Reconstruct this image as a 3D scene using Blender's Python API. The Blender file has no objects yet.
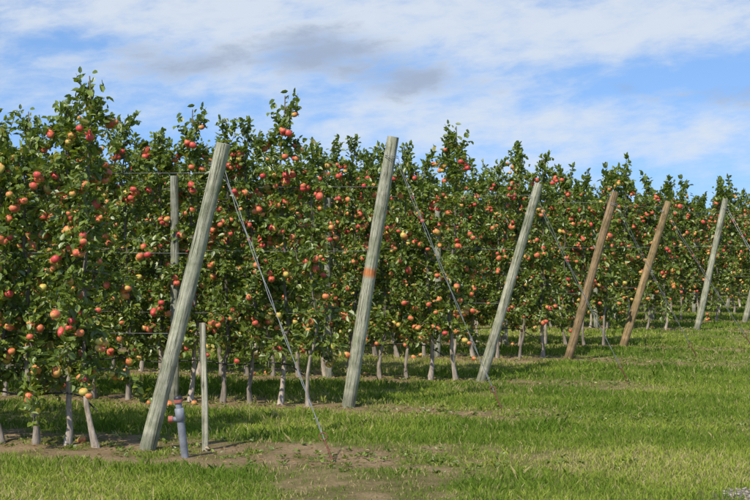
import bpy, math, random
import numpy as np
from mathutils import Vector
rng=np.random.default_rng(7); random.seed(7)
scene=bpy.context.scene
F=1500.0; CH=1.7; HZ=241.0
def gp(px,py):
    d=CH*F/(py-HZ); return np.array([(px-375)/F*d,d,0.0])
# ---------- material helpers
def newmat(name):
    m=bpy.data.materials.new(name); m.use_nodes=True
    nt=m.node_tree; b=nt.nodes['Principled BSDF']; return m,nt,b
def N(nt,t,**kw):
    n=nt.nodes.new(t)
    for k,v in kw.items(): setattr(n,k,v)
    return n
def attrcol(nt,name='col'):
    a=N(nt,'ShaderNodeAttribute'); a.attribute_name=name; return a
def noise(nt,scale,detail=4,rough=.6,vec=None,stretch=None):
    n=N(nt,'ShaderNodeTexNoise'); n.inputs['Scale'].default_value=scale
    n.inputs['Detail'].default_value=detail; n.inputs['Roughness'].default_value=rough
    tc=N(nt,'ShaderNodeTexCoord'); out=tc.outputs['Object']
    if stretch:
        mp=N(nt,'ShaderNodeMapping'); mp.inputs['Scale'].default_value=stretch
        nt.links.new(out,mp.inputs['Vector']); out=mp.outputs['Vector']
    nt.links.new(out,n.inputs['Vector']); return n
def ramp(nt,src,stops):
    r=N(nt,'ShaderNodeValToRGB'); e=r.color_ramp.elements
    while len(e)<len(stops): e.new(.5)
    for i,(p,c) in enumerate(stops):
        e[i].position=p; e[i].color=(c[0],c[1],c[2],1)
    nt.links.new(src,r.inputs['Fac']); return r
def mul(nt,a,b,fac=1.0,mode='MULTIPLY'):
    m=N(nt,'ShaderNodeMix',data_type='RGBA',blend_type=mode); m.inputs[0].default_value=fac
    nt.links.new(a,m.inputs[6]); nt.links.new(b,m.inputs[7]); return m.outputs[2]
def bump(nt,b,src,strength,dist=.01):
    bp=N(nt,'ShaderNodeBump'); bp.inputs['Strength'].default_value=strength; bp.inputs['Distance'].default_value=dist
    nt.links.new(src,bp.inputs['Height']); nt.links.new(bp.outputs['Normal'],b.inputs['Normal'])

def mat_foliage(name,rough,transl,gloss):
    m,nt,b=newmat(name); nt.nodes.remove(b); a=attrcol(nt)
    df=N(nt,'ShaderNodeBsdfDiffuse'); nt.links.new(a.outputs['Color'],df.inputs['Color'])
    t=N(nt,'ShaderNodeBsdfTranslucent')
    g=N(nt,'ShaderNodeMix',data_type='RGBA',blend_type='MULTIPLY'); g.inputs[0].default_value=1
    g.inputs[7].default_value=(1.7,1.6,.5,1); nt.links.new(a.outputs['Color'],g.inputs[6]); nt.links.new(g.outputs[2],t.inputs['Color'])
    mx=N(nt,'ShaderNodeMixShader'); mx.inputs[0].default_value=transl
    nt.links.new(df.outputs[0],mx.inputs[1]); nt.links.new(t.outputs[0],mx.inputs[2]); out=mx
    if gloss:
        gl=N(nt,'ShaderNodeBsdfGlossy'); gl.inputs['Roughness'].default_value=rough; gl.inputs['Color'].default_value=(1,1,.95,1)
        m2=N(nt,'ShaderNodeMixShader'); m2.inputs[0].default_value=gloss
        nt.links.new(mx.outputs[0],m2.inputs[1]); nt.links.new(gl.outputs[0],m2.inputs[2]); out=m2
    nt.links.new(out.outputs[0],nt.nodes['Material Output'].inputs['Surface']); return m
M_leaf=mat_foliage('apple_leaf',.45,.28,.05)
M_grass=mat_foliage('grass_blade',.6,.3,0)
m,nt,b=newmat('apple_skin'); a=attrcol(nt); n=noise(nt,60,2); r=ramp(nt,n.outputs['Fac'],[(.3,(.82,.82,.82)),(.7,(1.15,1.15,1.15))])
nt.links.new(mul(nt,a.outputs['Color'],r.outputs['Color']),b.inputs['Base Color']); b.inputs['Roughness'].default_value=.42; b.inputs['Specular IOR Level'].default_value=.35; M_apple=m
m,nt,b=newmat('apple_bark'); a=attrcol(nt); n=noise(nt,30,4,.7,stretch=(1,1,.3)); r=ramp(nt,n.outputs['Fac'],[(.3,(.40,.37,.35)),(.65,(1.2,1.2,1.2))])
nt.links.new(mul(nt,a.outputs['Color'],r.outputs['Color']),b.inputs['Base Color']); b.inputs['Roughness'].default_value=.9; bump(nt,b,n.outputs['Fac'],.8,.01); M_bark=m
m,nt,b=newmat('weathered_wood'); a=attrcol(nt)
n=noise(nt,75,6,.75,stretch=(1,1,.035)); r=ramp(nt,n.outputs['Fac'],[(.34,(.42,.41,.40)),(.48,(.92,.92,.92)),(.68,(1.35,1.35,1.32))])
n3=noise(nt,26,3,.5,stretch=(1,1,.03)); r3=ramp(nt,n3.outputs['Fac'],[(.0,(.9,.9,.9)),(.468,(1,1,1)),(.493,(.13,.12,.10)),(.513,(1,1,1)),(1,(1.1,1.1,1.1))])
n2=noise(nt,6,6,.7); r2=ramp(nt,n2.outputs['Fac'],[(.35,(.62,.67,.52)),(.60,(1.15,1.12,1.06))])
c=mul(nt,a.outputs['Color'],r.outputs['Color']); c=mul(nt,c,r2.outputs['Color']); c=mul(nt,c,r3.outputs['Color'],.9)
nt.links.new(c,b.inputs['Base Color']); b.inputs['Roughness'].default_value=.95; b.inputs['Specular IOR Level'].default_value=.2; bump(nt,b,n.outputs['Fac'],1,.010); M_wood=m
def plain(name,col,rough,metal=0,var=.25,scale=25):
    m,nt,b=newmat(name); n=noise(nt,scale,4)
    r=ramp(nt,n.outputs['Fac'],[(.3,[x*(1-var) for x in col]),(.7,[x*(1+var) for x in col])])
    nt.links.new(r.outputs['Color'],b.inputs['Base Color']); b.inputs['Roughness'].default_value=rough; b.inputs['Metallic'].default_value=metal; return m
M_wire=plain('galvanised_wire',(.34,.34,.33),.5,.5)
M_rust=plain('rusty_steel',(.2,.08,.045),.8,.2,.4,60)
M_drip=plain('drip_tube_black',(.02,.02,.02),.5)
M_pvc=plain('grey_pvc',(.2,.21,.23),.6,0,.35,14)
M_redcap=plain('red_plastic',(.42,.12,.08),.6,0,.3,30)
M_black=plain('black_plastic',(.03,.03,.035),.5)

# ---------- mesh accumulator
class Acc:
    def __init__(s): s.v=[];s.c=[];s.q=[];s.qm=[];s.qs=[];s.n=0
    def add(s,v,faces,col,mat,smooth):
        v=np.asarray(v,float).reshape(-1,3); faces=np.asarray(faces,int)
        col=np.asarray(col,float)
        if col.ndim==1: col=np.tile(col,(len(v),1))
        s.v.append(v); s.c.append(col)
        s.q.append(faces+s.n); s.qm.append(np.full(len(faces),mat)); s.qs.append(np.full(len(faces),smooth)); s.n+=len(v)
    def mesh(s,name,mats):
        v=np.concatenate(s.v); c=np.concatenate(s.c)
        me=bpy.data.meshes.new(name); me.vertices.add(len(v)); me.vertices.foreach_set('co',v.ravel())
        loops=[];starts=[];mi=[];sm=[];o=0
        for q,m_,s_ in zip(s.q,s.qm,s.qs):
            k=q.shape[1]; loops.append(q.ravel()); starts.append(o+np.arange(len(q))*k); o+=q.size; mi.append(m_); sm.append(s_)
        loops=np.concatenate(loops); starts=np.concatenate(starts)
        me.loops.add(len(loops)); me.loops.foreach_set('vertex_index',loops)
        me.polygons.add(len(starts)); me.polygons.foreach_set('loop_start',starts)
        me.polygons.foreach_set('material_index',np.concatenate(mi)); me.polygons.foreach_set('use_smooth',np.concatenate(sm).astype(bool))
        for m_ in mats: me.materials.append(m_)
        at=me.color_attributes.new('col','FLOAT_COLOR','POINT')
        at.data.foreach_set('color',np.c_[c,np.ones(len(c))].ravel())
        me.update(calc_edges=True); me.validate(); return me
def obj(name,me,loc=(0,0,0)):
    o=bpy.data.objects.new(name,me); o.location=loc; scene.collection.objects.link(o); return o
def tube(acc,pts,rad,n,col,mat,cap=False,smooth=True,wob=0):
    pts=np.asarray(pts,float); K=len(pts); rad=np.broadcast_to(np.asarray(rad,float),(K,))
    T=np.gradient(pts,axis=0); T/=np.linalg.norm(T,axis=1)[:,None]+1e-9
    ref=np.array([1.,0,0]) if abs(T[:,0]).mean()<.8 else np.array([0,1.,0])
    A=np.cross(T,ref); A/=np.linalg.norm(A,axis=1)[:,None]; B=np.cross(T,A)
    th=np.arange(n)/n*2*np.pi
    rr=rad[:,None]*np.ones((1,n))
    if wob: rr=rr*(1+wob*np.sin(th*2+.7)[None,:]+wob*.7*np.sin(th*5+2)[None,:]*1+ (wob*.5*np.sin(np.arange(K)*.7))[:,None])
    V=pts[:,None,:]+rr[...,None]*(np.cos(th)[None,:,None]*A[:,None,:]+np.sin(th)[None,:,None]*B[:,None,:])
    i=np.arange(K-1)[:,None]*n; j=np.arange(n)[None,:]; jn=(j+1)%n
    q=np.stack([i+j,i+jn,i+n+jn,i+n+j],-1).reshape(-1,4)
    col=np.asarray(col,float)
    if col.ndim==2: col=np.repeat(col,n,axis=0)
    acc.add(V.reshape(-1,3),q,col,mat,smooth)
    if cap:
        for k,s in ((K-1,1),(0,-1)):
            ring=V[k]; c=ring.mean(0)+T[k]*s*rad[k]*.05
            vv=np.vstack([ring,c]); f=np.array([[a_,(a_+1)%n,n] for a_ in range(n)])
            cc=col if col.ndim==1 else col[k*n]
            acc.add(vv,f,np.asarray(cc)*1.1,mat,False)
    return V

# ---------- apple tree
LS=np.array([[0,0,0],[-.28,.28,.10],[-.24,.68,.08],[0,1,-.06],[.24,.68,.08],[.28,.28,.10]])
LF=np.array([[0,3,2,1],[0,5,4,3]])
def add_leaves(acc,pos,dirs,size,cols):
    n=len(pos); d=dirs/np.linalg.norm(dirs,axis=1)[:,None]
    up=np.array([0,0,1.])+rng.normal(0,.6,(n,3)); r=np.cross(d,up); r/=np.linalg.norm(r,axis=1)[:,None]; u=np.cross(r,d)
    L=LS[None]*size[:,None,None]; L=L*np.stack([rng.uniform(.8,1.15,n),np.ones(n),rng.uniform(.2,2.0,n)],1)[:,None]
    V=pos[:,None]+L[...,0:1]*r[:,None]*1.0+L[...,1:2]*d[:,None]+L[...,2:3]*u[:,None]
    f=(np.arange(n)[:,None,None]*6+LF[None]).reshape(-1,4)
    acc.add(V.reshape(-1,3),f,np.repeat(cols,6,axis=0),1,False)
def leafcols(n):
    t=rng.random(n)[:,None]; a_=np.array([.074,.118,.016]); b_=np.array([.20,.26,.038])
    c=a_*(1-t)+b_*t
    y=rng.random(n)<.02; c[y]=[.36,.31,.06]; return c
nph,nth=8,11
ph=np.linspace(0.0,np.pi,nph); AV=[];
for i_,p in enumerate(ph):
    for k in range(nth):
        t=2*np.pi*k/nth; s=math.sin(p)
        z=.9*math.cos(p)-.30*math.exp(-(p/.42)**2)+.14*math.exp(-((np.pi-p)/.4)**2)
        w=s*(1+.05*math.cos(p)); AV.append([w*math.cos(t),w*math.sin(t),z])
AV=np.array(AV); AF=np.array([[i_*nth+k,(i_+1)*nth+k,(i_+1)*nth+(k+1)%nth,i_*nth+(k+1)%nth] for i_ in range(nph-1) for k in range(nth)])
def add_apple(acc,p,r,red,out):
    tilt=rng.normal(0,.35,2); R=np.array([[1,0,tilt[0]],[0,1,tilt[1]],[-tilt[0],-tilt[1],1]])
    V=AV@R.T; nrm=V/np.linalg.norm(V,axis=1)[:,None]
    ax=np.array([out[0],out[1],.3])+rng.normal(0,.5,3); ax/=np.linalg.norm(ax)
    e=np.clip(red+.38*(nrm@ax)+rng.normal(0,.06,len(V)),0,1)[:,None]
    yel=np.array([.54,.44,.10]); org=np.array([.64,.22,.08]); rd=np.array([.56,.07,.06])
    c=np.where(e<.45,yel+(org-yel)*(e/.45),org+(rd-org)*((e-.45)/.55))
    acc.add(V*r+p,AF,c,2,True)
    tube(acc,[p+[0,0,r*.55],p+[0.004,0,r*1.35]],[.002,.002],3,(.12,.08,.04),0)
def apple_tree_mesh(idx,lf=1.0,ls=1.0):
    acc=Acc(); H=2.45+.62*((idx*5)%9)/8
    K=16; zs=np.linspace(-.03,H,K)
    wx=np.cumsum(rng.normal(0,.018,K)); wy=np.cumsum(rng.normal(0,.018,K))
    ph_=rng.uniform(0,6.28); wx+=.06*np.sin(zs*4.5+ph_)*np.clip(1.2-zs,0,1); 
    wx-=wx[0];wy-=wy[0]; wx-=np.linspace(0,1,K)*wx[-1]*.7; wy-=np.linspace(0,1,K)*wy[-1]*.7
    ld=np.c_[wx,wy,zs]; rad=np.interp(zs,[-.03,.02,.12,.6,H],[.036,.028,.022,.018,.005])*rng.uniform(.85,1.2)
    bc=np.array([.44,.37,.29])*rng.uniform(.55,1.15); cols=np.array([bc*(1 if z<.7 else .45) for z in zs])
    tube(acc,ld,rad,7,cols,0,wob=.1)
    def at(z): return np.array([np.interp(z,zs,wx),np.interp(z,zs,wy),z])
    P=[];D=[];nb=int((H-.5)/.092); az=rng.uniform(0,6.28)
    taper=rng.uniform(.5,.72)
    for b_ in range(nb):
        z=.56+(H-.70)*(b_/nb)+rng.normal(0,.04); z=min(max(z,.5),H-.1)
        az+=2.4+rng.normal(0,.4); fr=max(0,(z-.6)/(H-.6))
        L=(.42*(1-taper*fr**1.5))*rng.uniform(.4,1.22)
        o2=np.array([math.cos(az),math.sin(az),0]); s=np.linspace(0,1,6)
        rise=rng.uniform(.0,.5)*(1+.8*fr); droop=rng.uniform(.4,1.0)*(1-.5*fr)
        pts=at(z)+o2*L*s[:,None]*1.0+np.array([0,0,1.])*(L*(rise*s-droop*s**2))[:,None]+rng.normal(0,.008,(6,3))
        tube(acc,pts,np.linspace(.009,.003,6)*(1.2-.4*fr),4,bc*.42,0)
        nl=int((26+155*L*rng.uniform(.75,1.2))*lf); ss=rng.beta(1.6,1.1,nl)
        bp=np.stack([np.interp(ss,s,pts[:,k]) for k in range(3)],1)
        P.append(bp+rng.normal(0,.036,(nl,3)))
        D.append(o2*.5+rng.normal(0,.65,(nl,3))+np.array([0,0,-.25+.35*fr]))
        na=rng.choice([0,1,2,3,4,5],p=[.06,.15,.24,.24,.18,.13])
        if fr>.93: na=min(na,1)
        for _ in range(na):
            q=rng.uniform(.4,1.05); pp=np.array([np.interp(min(q,1),s,pts[:,k]) for k in range(3)])
            red=np.clip(rng.normal(.27+.40*fr,.26),-.1,.95)
            add_apple(acc,pp+np.array([*(o2[:2]*.035),-.055])+rng.normal(0,.03,3),rng.uniform(.026,.037),red,o2)
    nl=int(180*lf); z=rng.uniform(.6,H+.02,nl); lp=np.stack([at(q) for q in z])
    P.append(lp+rng.normal(0,.05,(nl,3))*np.array([1,1,.5])); D.append(rng.normal(0,.8,(nl,3))+np.array([0,0,.2]))
    for _ in range(rng.integers(2,5)):
        b0=at(H-rng.uniform(.05,.4)); tip=b0+np.array([rng.normal(0,.08),rng.normal(0,.08),rng.uniform(.12,.34)])
        tube(acc,[b0,(b0+tip)/2+rng.normal(0,.01,3),tip],[.005,.004,.002],4,bc*.4,0)
        nl=30; t=rng.random(nl)[:,None]; P.append(b0+(tip-b0)*t+rng.normal(0,.015,(nl,3))); D.append(rng.normal(0,.6,(nl,3))+np.array([0,0,.5]))
    P=np.concatenate(P);D=np.concatenate(D)
    add_leaves(acc,P,D,rng.uniform(.045,.084,len(P))*ls,leafcols(len(P)))
    top=float(np.percentile(P[:,2],99.7))
    me=acc.mesh('apple_tree_mesh_%d'%idx,[M_bark,M_leaf,M_apple]); return me,top
TREES=[apple_tree_mesh(i) for i in range(9)]
FAR=[apple_tree_mesh(i,.5,1.38) for i in range(6)]

# ---------- rows
TH=math.radians(17); U=np.array([-math.cos(TH),math.sin(TH),0]); PERP=np.array([math.sin(TH),math.cos(TH),0])
posts=[ # base px, top px, brown, anchor px
 ((147,450),(222,143),0,(333,462)),((348,408),(395,137),0,(502,410)),((481,382),(537,183),0,(628,381)),
 ((568,360),(617,192),1,(697,357)),((623,347),(667,201),1,(752,346)),((697,330),(727,199),0,(800,334)),((745,322),(775,196),0,(840,324))]
bases=[gp(*p[0]) for p in posts]
for k in range(5): bases.append(bases[6]+np.array([1.6,3.35,0])*(k+1))
def s_at_px(base,px):
    r=(px-375)/F; return (base[0]-r*base[1])/(r*U[1]-U[0])
known={0:[(97,80),(65,104),(35,138),(2,122)],1:[(308,146),(280,98),(252,122),(222,122),(190,112),(158,134)],
 2:[(456,128),(430,152),(405,146),(380,146),(352,140),(326,146)],3:[(542,156),(520,148),(497,162)],4:[(604,168),(585,174),(566,168)]}
def add_tree(k,base,s,ztop=None):
    src=TREES if k<4 else FAR
    p=base+U*s+PERP*random.gauss(0,.03); sc=random.uniform(.92,1.10)
    if ztop:
        me,H=min(src,key=lambda q:abs(q[1]-ztop)+random.random()*.12); sz=min(max(ztop/H,.85),1.2); xy=min(sc,1.06)
    else: me,H=random.choice(src); sz=sc; xy=sc*random.uniform(.9,1.1)
    o=obj('apple_tree',me,p); o.rotation_euler=(random.gauss(0,.012),random.gauss(0,.012),random.uniform(0,6.28)); o.scale=(xy,xy,sz)
for k,bs in enumerate(bases):
    s=[0,.48,.5,.55,.5,.6,.6][k] if k<7 else .6
    if k in known:
        for px,ty in known[k]:
            s=s_at_px(bs,px); d=bs[1]+U[1]*s; add_tree(k,bs,s,CH+(HZ-ty)/F*d)
        s+=.35
    end=5.5 if k==0 else bs[0]+(7 if k<5 else 4.5)
    while s<end: add_tree(k,bs,s); s+=random.uniform(.30,.44)

# ---------- posts (built along local Z, then leaned)
def post(name,base,vec,r,base_col,mark=None,seed=0):
    acc=Acc(); K=70; t=np.linspace(-.06,1,K); L=np.linalg.norm(vec)
    rg=np.random.default_rng(seed)
    pts=np.c_[np.sin(t*3+seed)*.014,np.cos(t*2.4+seed)*.014,t*L]; pts[:,:2]-=pts[4,:2]
    rad=r*np.interp(t,[0,1],[1.07,.93])*(1+.025*np.sin(t*13+seed)+rg.normal(0,.008,K))
    n=22; col=np.array(base_col)[None]*rg.uniform(.93,1.07,(K,1))
    col[t<.05]*=.7
    if mark: kk=int((mark+.06)/1.06*K); col[kk:kk+2]=[.58,.22,.09]
    tube(acc,pts,rad,n,col,0,cap=True,wob=.022)
    o=obj(name,acc.mesh(name+'_mesh',[M_wood]),base)
    q=Vector(vec).to_track_quat('Z','Y'); o.rotation_mode='QUATERNION'; o.rotation_quaternion=q; return o
GREY=(.42,.41,.325); BROWN=(.34,.235,.14)
def wire(name,paths,r,mat,n=5):
    acc=Acc()
    for p in paths: tube(acc,p,r,n,(.4,.4,.4),0)
    return obj(name,acc.mesh(name+'_mesh',[mat]))
for k,bs in enumerate(bases):
    if k<7:
        (bx,by),(tx,ty),br,(ax_,ay_)=posts[k]
        d=bs[1]-.12; top=np.array([(tx-375)/F*d,d,CH+(HZ-ty)/F*d]); anc=gp(ax_,ay_)
    else:
        top=bs+np.array([.62,-.15,2.45]); anc=bs+np.array([1.7,-.3,0]); br=k%3==0
    vec=top-bs
    R=[.061,.064,.056,.058,.058,.058,.058][k] if k<7 else .058
    col=BROWN if br else GREY
    if k==4: col=(.40,.28,.155)
    post('trellis_end_post',bs,vec,R,col,.49 if k==1 else None,k*3+1)
    att=bs+vec*.93; axis=vec/np.linalg.norm(vec)
    e1=np.cross(axis,[0,1,0]); e1/=np.linalg.norm(e1); e2=np.cross(axis,e1)
    paths=[]
    t=np.linspace(0,2*math.pi*2,40)
    paths.append(np.array([att+(R+.004)*(math.cos(q)*e1+math.sin(q)*e2)+axis*(q*.003-.02) for q in t]))
    hub=anc+ (att-anc)*.07; rt=np.array([1,0,-.25])
    for sg,ww in ((1,.93),(-1,.915)):
        a0=bs+vec*ww+rt*(R*.9)+np.array([0,-sg*.025,0])
        tt=np.linspace(0,1,30)[:,None]; p=a0+(hub-a0)*tt; p[:,2]-=.02*np.sin(tt[:,0]*np.pi)
        p[:,0]+=sg*.005*np.cos(tt[:,0]*40); paths.append(p)
    wire('guy_wire',paths,.0020+.00007*bs[1],M_wire)
    acc=Acc(); dr=(att-anc)/np.linalg.norm(att-anc)
    tube(acc,[anc-dr*.1,anc+dr*.05,hub],[.008,.008,.008],8,(.2,.1,.05),0,cap=True)
    t=np.linspace(0,2*math.pi,20); f1=np.cross(dr,[0,1,0])
    tube(acc,np.array([hub+dr*.03+.03*(math.cos(q)*dr+math.sin(q)*f1) for q in t]),.006,6,(.2,.1,.05),0)
    obj('ground_anchor',acc.mesh('anchor_mesh',[M_rust]))
    s=1.92; Lr=5.5 if k==0 else bs[0]+(7 if k<5 else 4.5)
    if k==0: s=4.3
    while s<Lr:
        h=rng.uniform(2.2,2.4); v=np.array([rng.normal(0,.02),rng.normal(0,.02),h])
        post('trellis_line_post',bs+U*s-PERP*.03,v,.045,(.36,.355,.30),None,int(s*10)+k); s+=4.5
    paths=[]
    for h in (.95,1.6,2.25):
        a0=bs+vec*(h/vec[2])-np.array([R,0,0]); tt=np.linspace(0,1,8)[:,None]; e=bs+U*(Lr+.5)+np.array([0,0,h])
        p=a0+(e-a0)*tt; p[1:,2]+=rng.normal(0,.008,7); paths.append(p)
    wire('trellis_wire',paths,.0012,M_wire,4)
    tt=np.linspace(0,1,40)[:,None]; a0=bs+U*.45+np.array([0,0,.42]); e=bs+U*(Lr+.5)+np.array([0,0,.47]); p=a0+(e-a0)*tt; p[1:,2]+=.02*np.sin(np.arange(39)*1.3); p[0,2]=.3
    wire('drip_irrigation_tube',[p],.007,M_drip,6)

# ---------- stake
b0=gp(205,450); top=np.array([(203-375)/F*b0[1],b0[1],CH+(HZ-323)/F*b0[1]])
acc=Acc(); t=np.linspace(-.08,1,14)[:,None]; pts=b0+(top-b0)*t; pts[:,0]+=.004*np.sin(t[:,0]*5)
w=.024
sq=np.array([[-1,-.8],[-.8,-1],[.8,-1],[1,-.8],[1,.8],[.8,1],[-.8,1],[-1,.8]])*w
V=(pts[:,None]+np.c_[sq,np.zeros(8)][None]).reshape(-1,3); K=14
q=np.array([[i*8+j,i*8+(j+1)%8,(i+1)*8+(j+1)%8,(i+1)*8+j] for i in range(K-1) for j in range(8)])
acc.add(V-b0,q,np.array([.48,.45,.36]),0,False); acc.add(V[-8:]-b0,np.arange(8)[None],np.array([.5,.47,.38]),0,False)
obj('wooden_stake',acc.mesh('stake_mesh',[M_wood]),b0)
# ---------- riser
pb=gp(185,458); e=bpy.data.objects.new('irrigation_riser_pipe',None); e.location=pb; scene.collection.objects.link(e)
ptop=np.array([(178-375)/F*pb[1],pb[1]-.03,CH+(HZ-396)/F*pb[1]])-pb
def child(name,paths,mats):
    acc=Acc()
    for p,r,n,mi in paths: tube(acc,p,r,n,(.3,.3,.3),mi,cap=True)
    o=obj(name,acc.mesh(name+'_mesh',mats)); o.parent=e; return o
def on(t): return ptop*t
child('riser_tube',[([on(-.1),on(.3),on(.62)],[.03]*3,20,0)],[M_pvc])
child('coupling',[([on(.6),on(.605),on(.8),on(.805)],[.032,.037,.037,.032],20,0),([on(.805),on(.93)],[.026,.026],16,0)],[M_pvc])
child('valve_cap',[([on(.92),on(.925),on(.98),on(1.0)],[.028,.032,.032,.022],18,0)],[M_black])
child('valve_ring',[([on(.90),on(.95)],[.035,.035],18,0)],[M_redcap])
s0=on(.62); child('side_outlet',[([s0,s0+np.array([-.07,-.01,.005])],[.02,.02],14,0)],[M_pvc])
child('side_outlet_cap',[([s0+np.array([-.060,-.009,0.004]),s0+np.array([-.095,-.013,.004])],[.027,.027],14,0)],[M_redcap])

# ---------- ground
def vnoise(x,y,s,seed):
    rg=np.random.default_rng(seed); G=rg.random((256,256)); x=x/s+1000; y=y/s+1000
    xi=np.floor(x).astype(int); yi=np.floor(y).astype(int); fx=x-xi; fy=y-yi; fx=fx*fx*(3-2*fx); fy=fy*fy*(3-2*fy)
    g=lambda a,b:G[a%256,b%256]
    return (g(xi,yi)*(1-fx)+g(xi+1,yi)*fx)*(1-fy)+(g(xi,yi+1)*(1-fx)+g(xi+1,yi+1)*fx)*fy
def fbm(x,y,s,seed): return (vnoise(x,y,s,seed)+.5*vnoise(x,y,s/2.1,seed+1)+.25*vnoise(x,y,s/4.3,seed+2)+.125*vnoise(x,y,s/9,seed+3))/1.875
def sstep(a,b,x): t=np.clip((x-a)/(b-a),0,1); return t*t*(3-2*t)
def masks(x,y):
    n1=fbm(x,y,.9,3); n2=fbm(x,y,.25,9); dirt=np.zeros_like(x); tall=np.zeros_like(x)
    for k,bs in enumerate(bases):
        dx=x-bs[0]; dy=y-bs[1]; s=dx*U[0]+dy*U[1]; p=dx*PERP[0]+dy*PERP[1]
        p=p+.09*np.minimum(s,0)*(1 if k==0 else -1.2)
        inn=sstep(-.5,.3,s); head=sstep(-4.4 if k==0 else -2.8,-1.5,s)
        hw=.44 if k else .64
        band=1-sstep(hw-.25,hw+.42,np.abs(p)+(n1-.5)*1.1)
        dirt=np.maximum(dirt,band*(inn*.94+(1-inn)*head*(.86 if k==0 else .70)))
        tb=(1-sstep(.15,.75,np.abs(np.abs(p)-.95)+(n1-.5)*.5)); tall=np.maximum(tall,tb*sstep(-6,-1,s))
    dirt=np.clip(dirt+ (n2-.5)*2.8*(dirt>.02)*dirt,0,1)
    w2=sstep(.54,.70,fbm(x,y,1.7,31))*(.35+.45*sstep(13,10.5,y)); dirt=np.maximum(dirt,w2*(.3+1.2*n2))
    gx=(x-3.45)/1.2; gy=(y-9.75)/.62
    grav=1-sstep(.75,1.15,np.sqrt(gx*gx+gy*gy)+(n2-.5)*.5)
    return np.clip(dirt,0,1),tall*(1-np.clip(dirt,0,1)),grav,n1,n2
def height(x,y,dirt): return (fbm(x,y,1.3,51)-.5)*.05+(fbm(x,y,.22,57)-.5)*.018*(.4+dirt)
fx=np.concatenate([[-1500,-600,-250,-120,-70,-45,-30,-22,-17],np.arange(-14,20,.09),[22,26,34,48,75,130,260,600,1500]])
fy=np.concatenate([[-1500,-500,-150,-60,-25,-10,0,5],np.arange(7.5,24,.07),np.arange(24,60,.3),[63,70,85,110,160,260,500,1000,2500]])
X,Y=np.meshgrid(fx,fy); x=X.ravel(); y=Y.ravel(); dirt,tall,grav,n1,n2=masks(x,y)
fade=np.where((y>6)&(y<60)&(x>-15)&(x<21),1,0)
z=height(x,y,dirt)*fade
g1=np.array([.125,.165,.030]); g2=np.array([.19,.23,.05]); d1=np.array([.37,.265,.15]); d2=np.array([.17,.115,.062])
n3=fbm(x,y,.5,77)[:,None]
cg=g1+(g2-g1)*n3; cd=d2+(d1-d2)*np.clip(n2[:,None]*2.4-.7,0,1); c=cg*(1-dirt[:,None])+cd*dirt[:,None]
c=c*(1-grav[:,None])+np.array([.31,.27,.22])*grav[:,None]
acc=Acc(); nx=len(fx); ny=len(fy); i=np.arange(ny-1)[:,None]*nx; j=np.arange(nx-1)[None]
q=np.stack([i+j,i+j+1,i+nx+j+1,i+nx+j],-1).reshape(-1,4); acc.add(np.c_[x,y,z],q,c,0,True)
m,nt,b=newmat('ground_soil_turf'); a=attrcol(nt); n=noise(nt,35,6,.75); r=ramp(nt,n.outputs['Fac'],[(.3,(.5,.5,.48)),(.7,(1.35,1.32,1.25))])
nt.links.new(mul(nt,a.outputs['Color'],r.outputs['Color']),b.inputs['Base Color']); b.inputs['Roughness'].default_value=1; b.inputs['Specular IOR Level'].default_value=.1; bump(nt,b,n.outputs['Fac'],1,.03)
obj('ground',acc.mesh('ground_mesh',[m]))
# ---------- grass
def blades(x0,x1,y0,y1,dens,wid):
    n=int((x1-x0)*(y1-y0)*dens); x=rng.uniform(x0,x1,n); y=rng.uniform(y0,y1,n)
    keep=np.abs(x-1)<.30*y+3.5; x=x[keep];y=y[keep]
    dirt,tall,grav,n1,n2=masks(x,y); clump=fbm(x,y,.12,91); tuft=sstep(.62,.75,fbm(x,y,.35,131))
    keep=(rng.random(len(x))>np.maximum(dirt*.97,grav))&(rng.random(len(x))<.35+1.1*clump)
    x,y,dirt,tall,clump,n1,tuft=[q[keep] for q in (x,y,dirt,tall,clump,n1,tuft)]; n=len(x)
    h=rng.uniform(.022,.05,n)*(.5+clump)*(1+1.2*tall*rng.random(n)+.9*tuft)*(1-.6*dirt)
    z=height(x,y,dirt)-.004; th=rng.uniform(0,2*np.pi,n); lean=rng.uniform(0,1.1,n)*h; la=rng.uniform(0,2*np.pi,n)
    w=rng.uniform(.6,1.3,n)*wid
    b0=np.c_[x,y,z]; wv=np.c_[np.cos(th),np.sin(th),np.zeros(n)]*w[:,None]*.5
    tip=b0+np.c_[np.cos(la)*lean,np.sin(la)*lean,h]; mid=b0+np.c_[np.cos(la)*lean*.3,np.sin(la)*lean*.3,h*.6]
    V=np.stack([b0-wv,b0+wv,mid+wv*.8,tip,mid-wv*.8],1).reshape(-1,3)
    q=(np.arange(n)[:,None]*5+np.arange(5)[None])
    big=fbm(x,y,2.2,101); t=np.clip(rng.normal(.62,.22,n)+(big-.5)*1.9-.5*tall-.3*tuft,0,1)[:,None]
    c=np.array([.125,.205,.027])*(1-t)+np.array([.36,.41,.075])*t
    dry=rng.random(n)<.06+.45*dirt+.35*sstep(.54,.70,big); c[dry]=np.array([.48,.41,.20])*rng.uniform(.7,1.1,(dry.sum(),1))
    return V,q,np.repeat(c,5,axis=0)
acc=Acc()
for args in ((-6,8,8.6,13,2600,.007),(-7,9,13,18,1500,.009),(-8,12,18,26,750,.013),(-9,15,26,38,260,.022),(-10,18,38,55,90,.035)):
    V,q,c=blades(*args); acc.add(V,q,c,0,False)
obj('grass',acc.mesh('grass_mesh',[M_grass]))
acc=Acc(); P=[];D=[];C=[]
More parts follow.
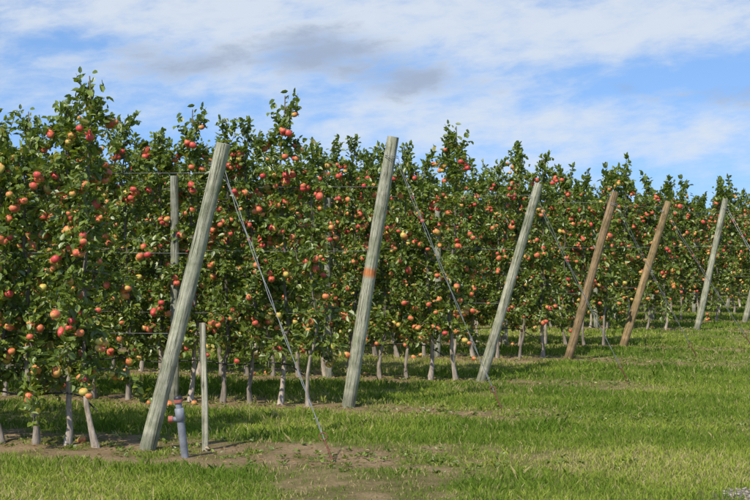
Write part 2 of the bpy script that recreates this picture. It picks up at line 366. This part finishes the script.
for k,bs in enumerate(bases[:7]):
    for _ in range(300):
        s=rng.uniform(-4,6); p=rng.normal(0,.45); c0=bs+U*s+PERP*p; m_=rng.integers(5,12)
        P.append(c0+np.c_[rng.normal(0,.02,(m_,2)),rng.uniform(0,.015,m_)]); a_=rng.uniform(0,6.28,m_); D.append(np.c_[np.cos(a_),np.sin(a_),rng.uniform(.1,.9,m_)])
P=np.concatenate(P);D=np.concatenate(D); cc=leafcols(len(P))*1.1
# dead leaves scattered on the soil strips
n=2600; kk=rng.integers(0,7,n); B=np.array(bases)[kk]; s=rng.uniform(-2,6,n)[:,None]; p=rng.normal(0,.35,n)[:,None]
P2=B+U*s+PERP*p; P2[:,2]=.02; a_=rng.uniform(0,6.28,n); D2=np.c_[np.cos(a_),np.sin(a_),rng.normal(0,.15,n)]
C2=np.array([.30,.20,.09])*rng.uniform(.5,1.3,(n,1))
add_leaves(acc,np.vstack([P,P2]),np.vstack([D,D2]),rng.uniform(.018,.045,len(P)+n),np.vstack([cc,C2]))
obj('weeds',acc.mesh('weeds_mesh',[M_bark,M_leaf]))
acc=Acc()
for k,bs in enumerate(bases[:6]):
    for _ in range(5):
        p=bs+U*rng.uniform(.5,5)+PERP*rng.normal(0,.25); p[2]=.025; add_apple(acc,p,rng.uniform(.028,.036),rng.uniform(.1,.7),np.array([0,0,1.]))
obj('fallen_apples',acc.mesh('fallen_mesh',[M_bark,M_leaf,M_apple]))
acc=Acc(); IV=np.array([[1,0,0],[-1,0,0],[0,1,0],[0,-1,0],[0,0,1],[0,0,-1]],float); IF=np.array([[0,2,4],[2,1,4],[1,3,4],[3,0,4],[2,0,5],[1,2,5],[3,1,5],[0,3,5]])
n=5000; x=rng.uniform(2,5.2,n); y=rng.uniform(8.8,10.6,n); g=masks(x,y)[2]; k_=g>rng.random(n); x=x[k_];y=y[k_];n=len(x)
V=IV[None]*rng.uniform(.006,.02,(n,1,3))*rng.uniform(.8,1.2,(n,6,1)); th=rng.uniform(0,6.28,n); ct,st=np.cos(th)[:,None],np.sin(th)[:,None]
V=np.stack([V[...,0]*ct-V[...,1]*st,V[...,0]*st+V[...,1]*ct,V[...,2]*.7],-1)+np.c_[x,y,height(x,y,x*0)+.004][:,None]
acc.add(V.reshape(-1,3),(np.arange(n)[:,None,None]*6+IF[None]).reshape(-1,3),np.repeat(np.array([.33,.29,.24])*rng.uniform(.5,1.3,(n,1)),6,axis=0),0,False)
obj('gravel',acc.mesh('gravel_mesh',[M_bark]))

# ---------- sky
sun_v=np.array([-.46,-.74,0]); sun_v/=np.linalg.norm(sun_v); EL=math.radians(49)
w=bpy.data.worlds.new('World'); scene.world=w; w.use_nodes=True; nt=w.node_tree; bg=nt.nodes['Background']
tc=N(nt,'ShaderNodeTexCoord'); sep=N(nt,'ShaderNodeSeparateXYZ'); nt.links.new(tc.outputs['Generated'],sep.inputs[0])
def M(op,a,b=None,c=None,clamp=False):
    n=N(nt,'ShaderNodeMath',operation=op); n.use_clamp=clamp
    for i,v in enumerate((a,b,c)):
        if v is None: continue
        if isinstance(v,(int,float)): n.inputs[i].default_value=v
        else: nt.links.new(v,n.inputs[i])
    return n.outputs[0]
az=M('ARCTAN2',sep.outputs[0],sep.outputs[1]); el=M('ARCSINE',sep.outputs[2])
Uc=M('MULTIPLY',az,15.0); Vc=M('MULTIPLY',el,15.0)
def nz(sx,sy,scale,detail,rough,dist=0,off=0):
    cb=N(nt,'ShaderNodeCombineXYZ'); nt.links.new(M('MULTIPLY_ADD',Vc,.25*sx,M('MULTIPLY',Uc,sx)),cb.inputs[0]); nt.links.new(M('MULTIPLY_ADD',Uc,-.12*sy,M('MULTIPLY',Vc,sy)),cb.inputs[1]); cb.inputs[2].default_value=off
    n=N(nt,'ShaderNodeTexNoise'); n.inputs['Scale'].default_value=scale; n.inputs['Detail'].default_value=detail; n.inputs['Roughness'].default_value=rough; n.inputs['Distortion'].default_value=dist
    nt.links.new(cb.outputs[0],n.inputs['Vector']); return n.outputs['Fac']
def blob(px,py,a_,b_):
    u=M('DIVIDE',M('SUBTRACT',Uc,(px-375)/100),a_/100); v=M('DIVIDE',M('SUBTRACT',Vc,(241-py)/100),b_/100)
    return M('EXPONENT',M('MULTIPLY',M('ADD',M('MULTIPLY',u,u),M('MULTIPLY',v,v)),-1.0))
big=nz(.5,1.5,1.0,5,.6,.3,3.1); fine=nz(1.2,3.0,1.8,6,.62,.2,8.2)
bias=M('MULTIPLY',blob(250,10,430,52),.31)
for (px,py,a_,b_,s) in ((480,120,165,26,.30),(190,72,220,24,.12),(560,28,170,30,.12),(60,112,130,14,.12),(690,145,120,26,.24),(640,80,140,20,-.14),(60,46,110,13,-.14),(380,85,200,14,.06)):
    bias=M('ADD',bias,M('MULTIPLY',blob(px,py,a_,b_),s))
dens=M('ADD',M('MULTIPLY_ADD',fine,.62,M('MULTIPLY',big,.75)),bias)
mr=N(nt,'ShaderNodeMapRange',interpolation_type='SMOOTHSTEP'); nt.links.new(dens,mr.inputs[0]); mr.inputs[1].default_value=.58; mr.inputs[2].default_value=1.03
grey=blob(235,60,125,22)
for (px,py,a_,b_,s) in ((325,42,60,24,1.0),(415,83,66,19,1.2),(735,100,60,16,.9),(625,90,26,9,.9),(150,72,50,12,.5)): grey=M('MULTIPLY_ADD',blob(px,py,a_,b_),s,grey)
gm=N(nt,'ShaderNodeMapRange',interpolation_type='SMOOTHSTEP'); nt.links.new(M('MULTIPLY_ADD',grey,.5,M('MULTIPLY_ADD',fine,1.2,-.1)),gm.inputs[0]); gm.inputs[1].default_value=.66; gm.inputs[2].default_value=1.22
sk=N(nt,'ShaderNodeTexSky',sky_type='NISHITA'); sk.sun_disc=False; sk.sun_elevation=EL; sk.sun_rotation=math.atan2(sun_v[0],sun_v[1]); sk.air_density=1.0; sk.dust_density=.3; sk.ozone_density=2.0
cb=N(nt,'ShaderNodeCombineXYZ'); nt.links.new(sep.outputs[0],cb.inputs[0]); nt.links.new(sep.outputs[1],cb.inputs[1]); nt.links.new(M('ADD',M('MAXIMUM',sep.outputs[2],0.0),.20),cb.inputs[2])
nn=N(nt,'ShaderNodeVectorMath',operation='NORMALIZE'); nt.links.new(cb.outputs[0],nn.inputs[0]); nt.links.new(nn.outputs[0],sk.inputs['Vector'])
def mixc(f,a,b):
    m=N(nt,'ShaderNodeMix',data_type='RGBA'); nt.links.new(f,m.inputs[0])
    for i,v in ((6,a),(7,b)):
        if isinstance(v,tuple): m.inputs[i].default_value=(*v,1)
        else: nt.links.new(v,m.inputs[i])
    return m.outputs[2]
tint=N(nt,'ShaderNodeMix',data_type='RGBA',blend_type='MULTIPLY'); tint.inputs[0].default_value=1; nt.links.new(sk.outputs[0],tint.inputs[6]); tint.inputs[7].default_value=(1.02,1.16,1.30,1)
cl=mixc(M('MULTIPLY',mr.outputs[0],.85),tint.outputs[2],(4.9,5.3,5.8))
cl=mixc(M('MULTIPLY',gm.outputs[0],.85),cl,(2.3,2.85,3.9))
nt.links.new(cl,bg.inputs['Color']); bg.inputs['Strength'].default_value=.15
try: w.cycles.sampling_method='NONE'
except Exception: pass
# ---------- sun
L=bpy.data.lights.new('sun','SUN'); L.energy=5.0; L.angle=math.radians(.6); L.color=(1,.94,.82)
o=bpy.data.objects.new('sun',L); scene.collection.objects.link(o)
dv=Vector((sun_v[0]*math.cos(EL),sun_v[1]*math.cos(EL),math.sin(EL))); o.rotation_euler=dv.to_track_quat('Z','Y').to_euler()
# ---------- camera
cd_=bpy.data.cameras.new('camera'); cam=bpy.data.objects.new('camera',cd_); scene.collection.objects.link(cam); cd_.lens=72; cd_.sensor_width=36
cam.location=(0,0,CH); cam.rotation_euler=(math.radians(90)-math.atan(9/F),0,0); cd_.clip_end=5000; scene.camera=cam
scene.view_settings.view_transform='Standard'; scene.view_settings.look='None'; scene.view_settings.exposure=0
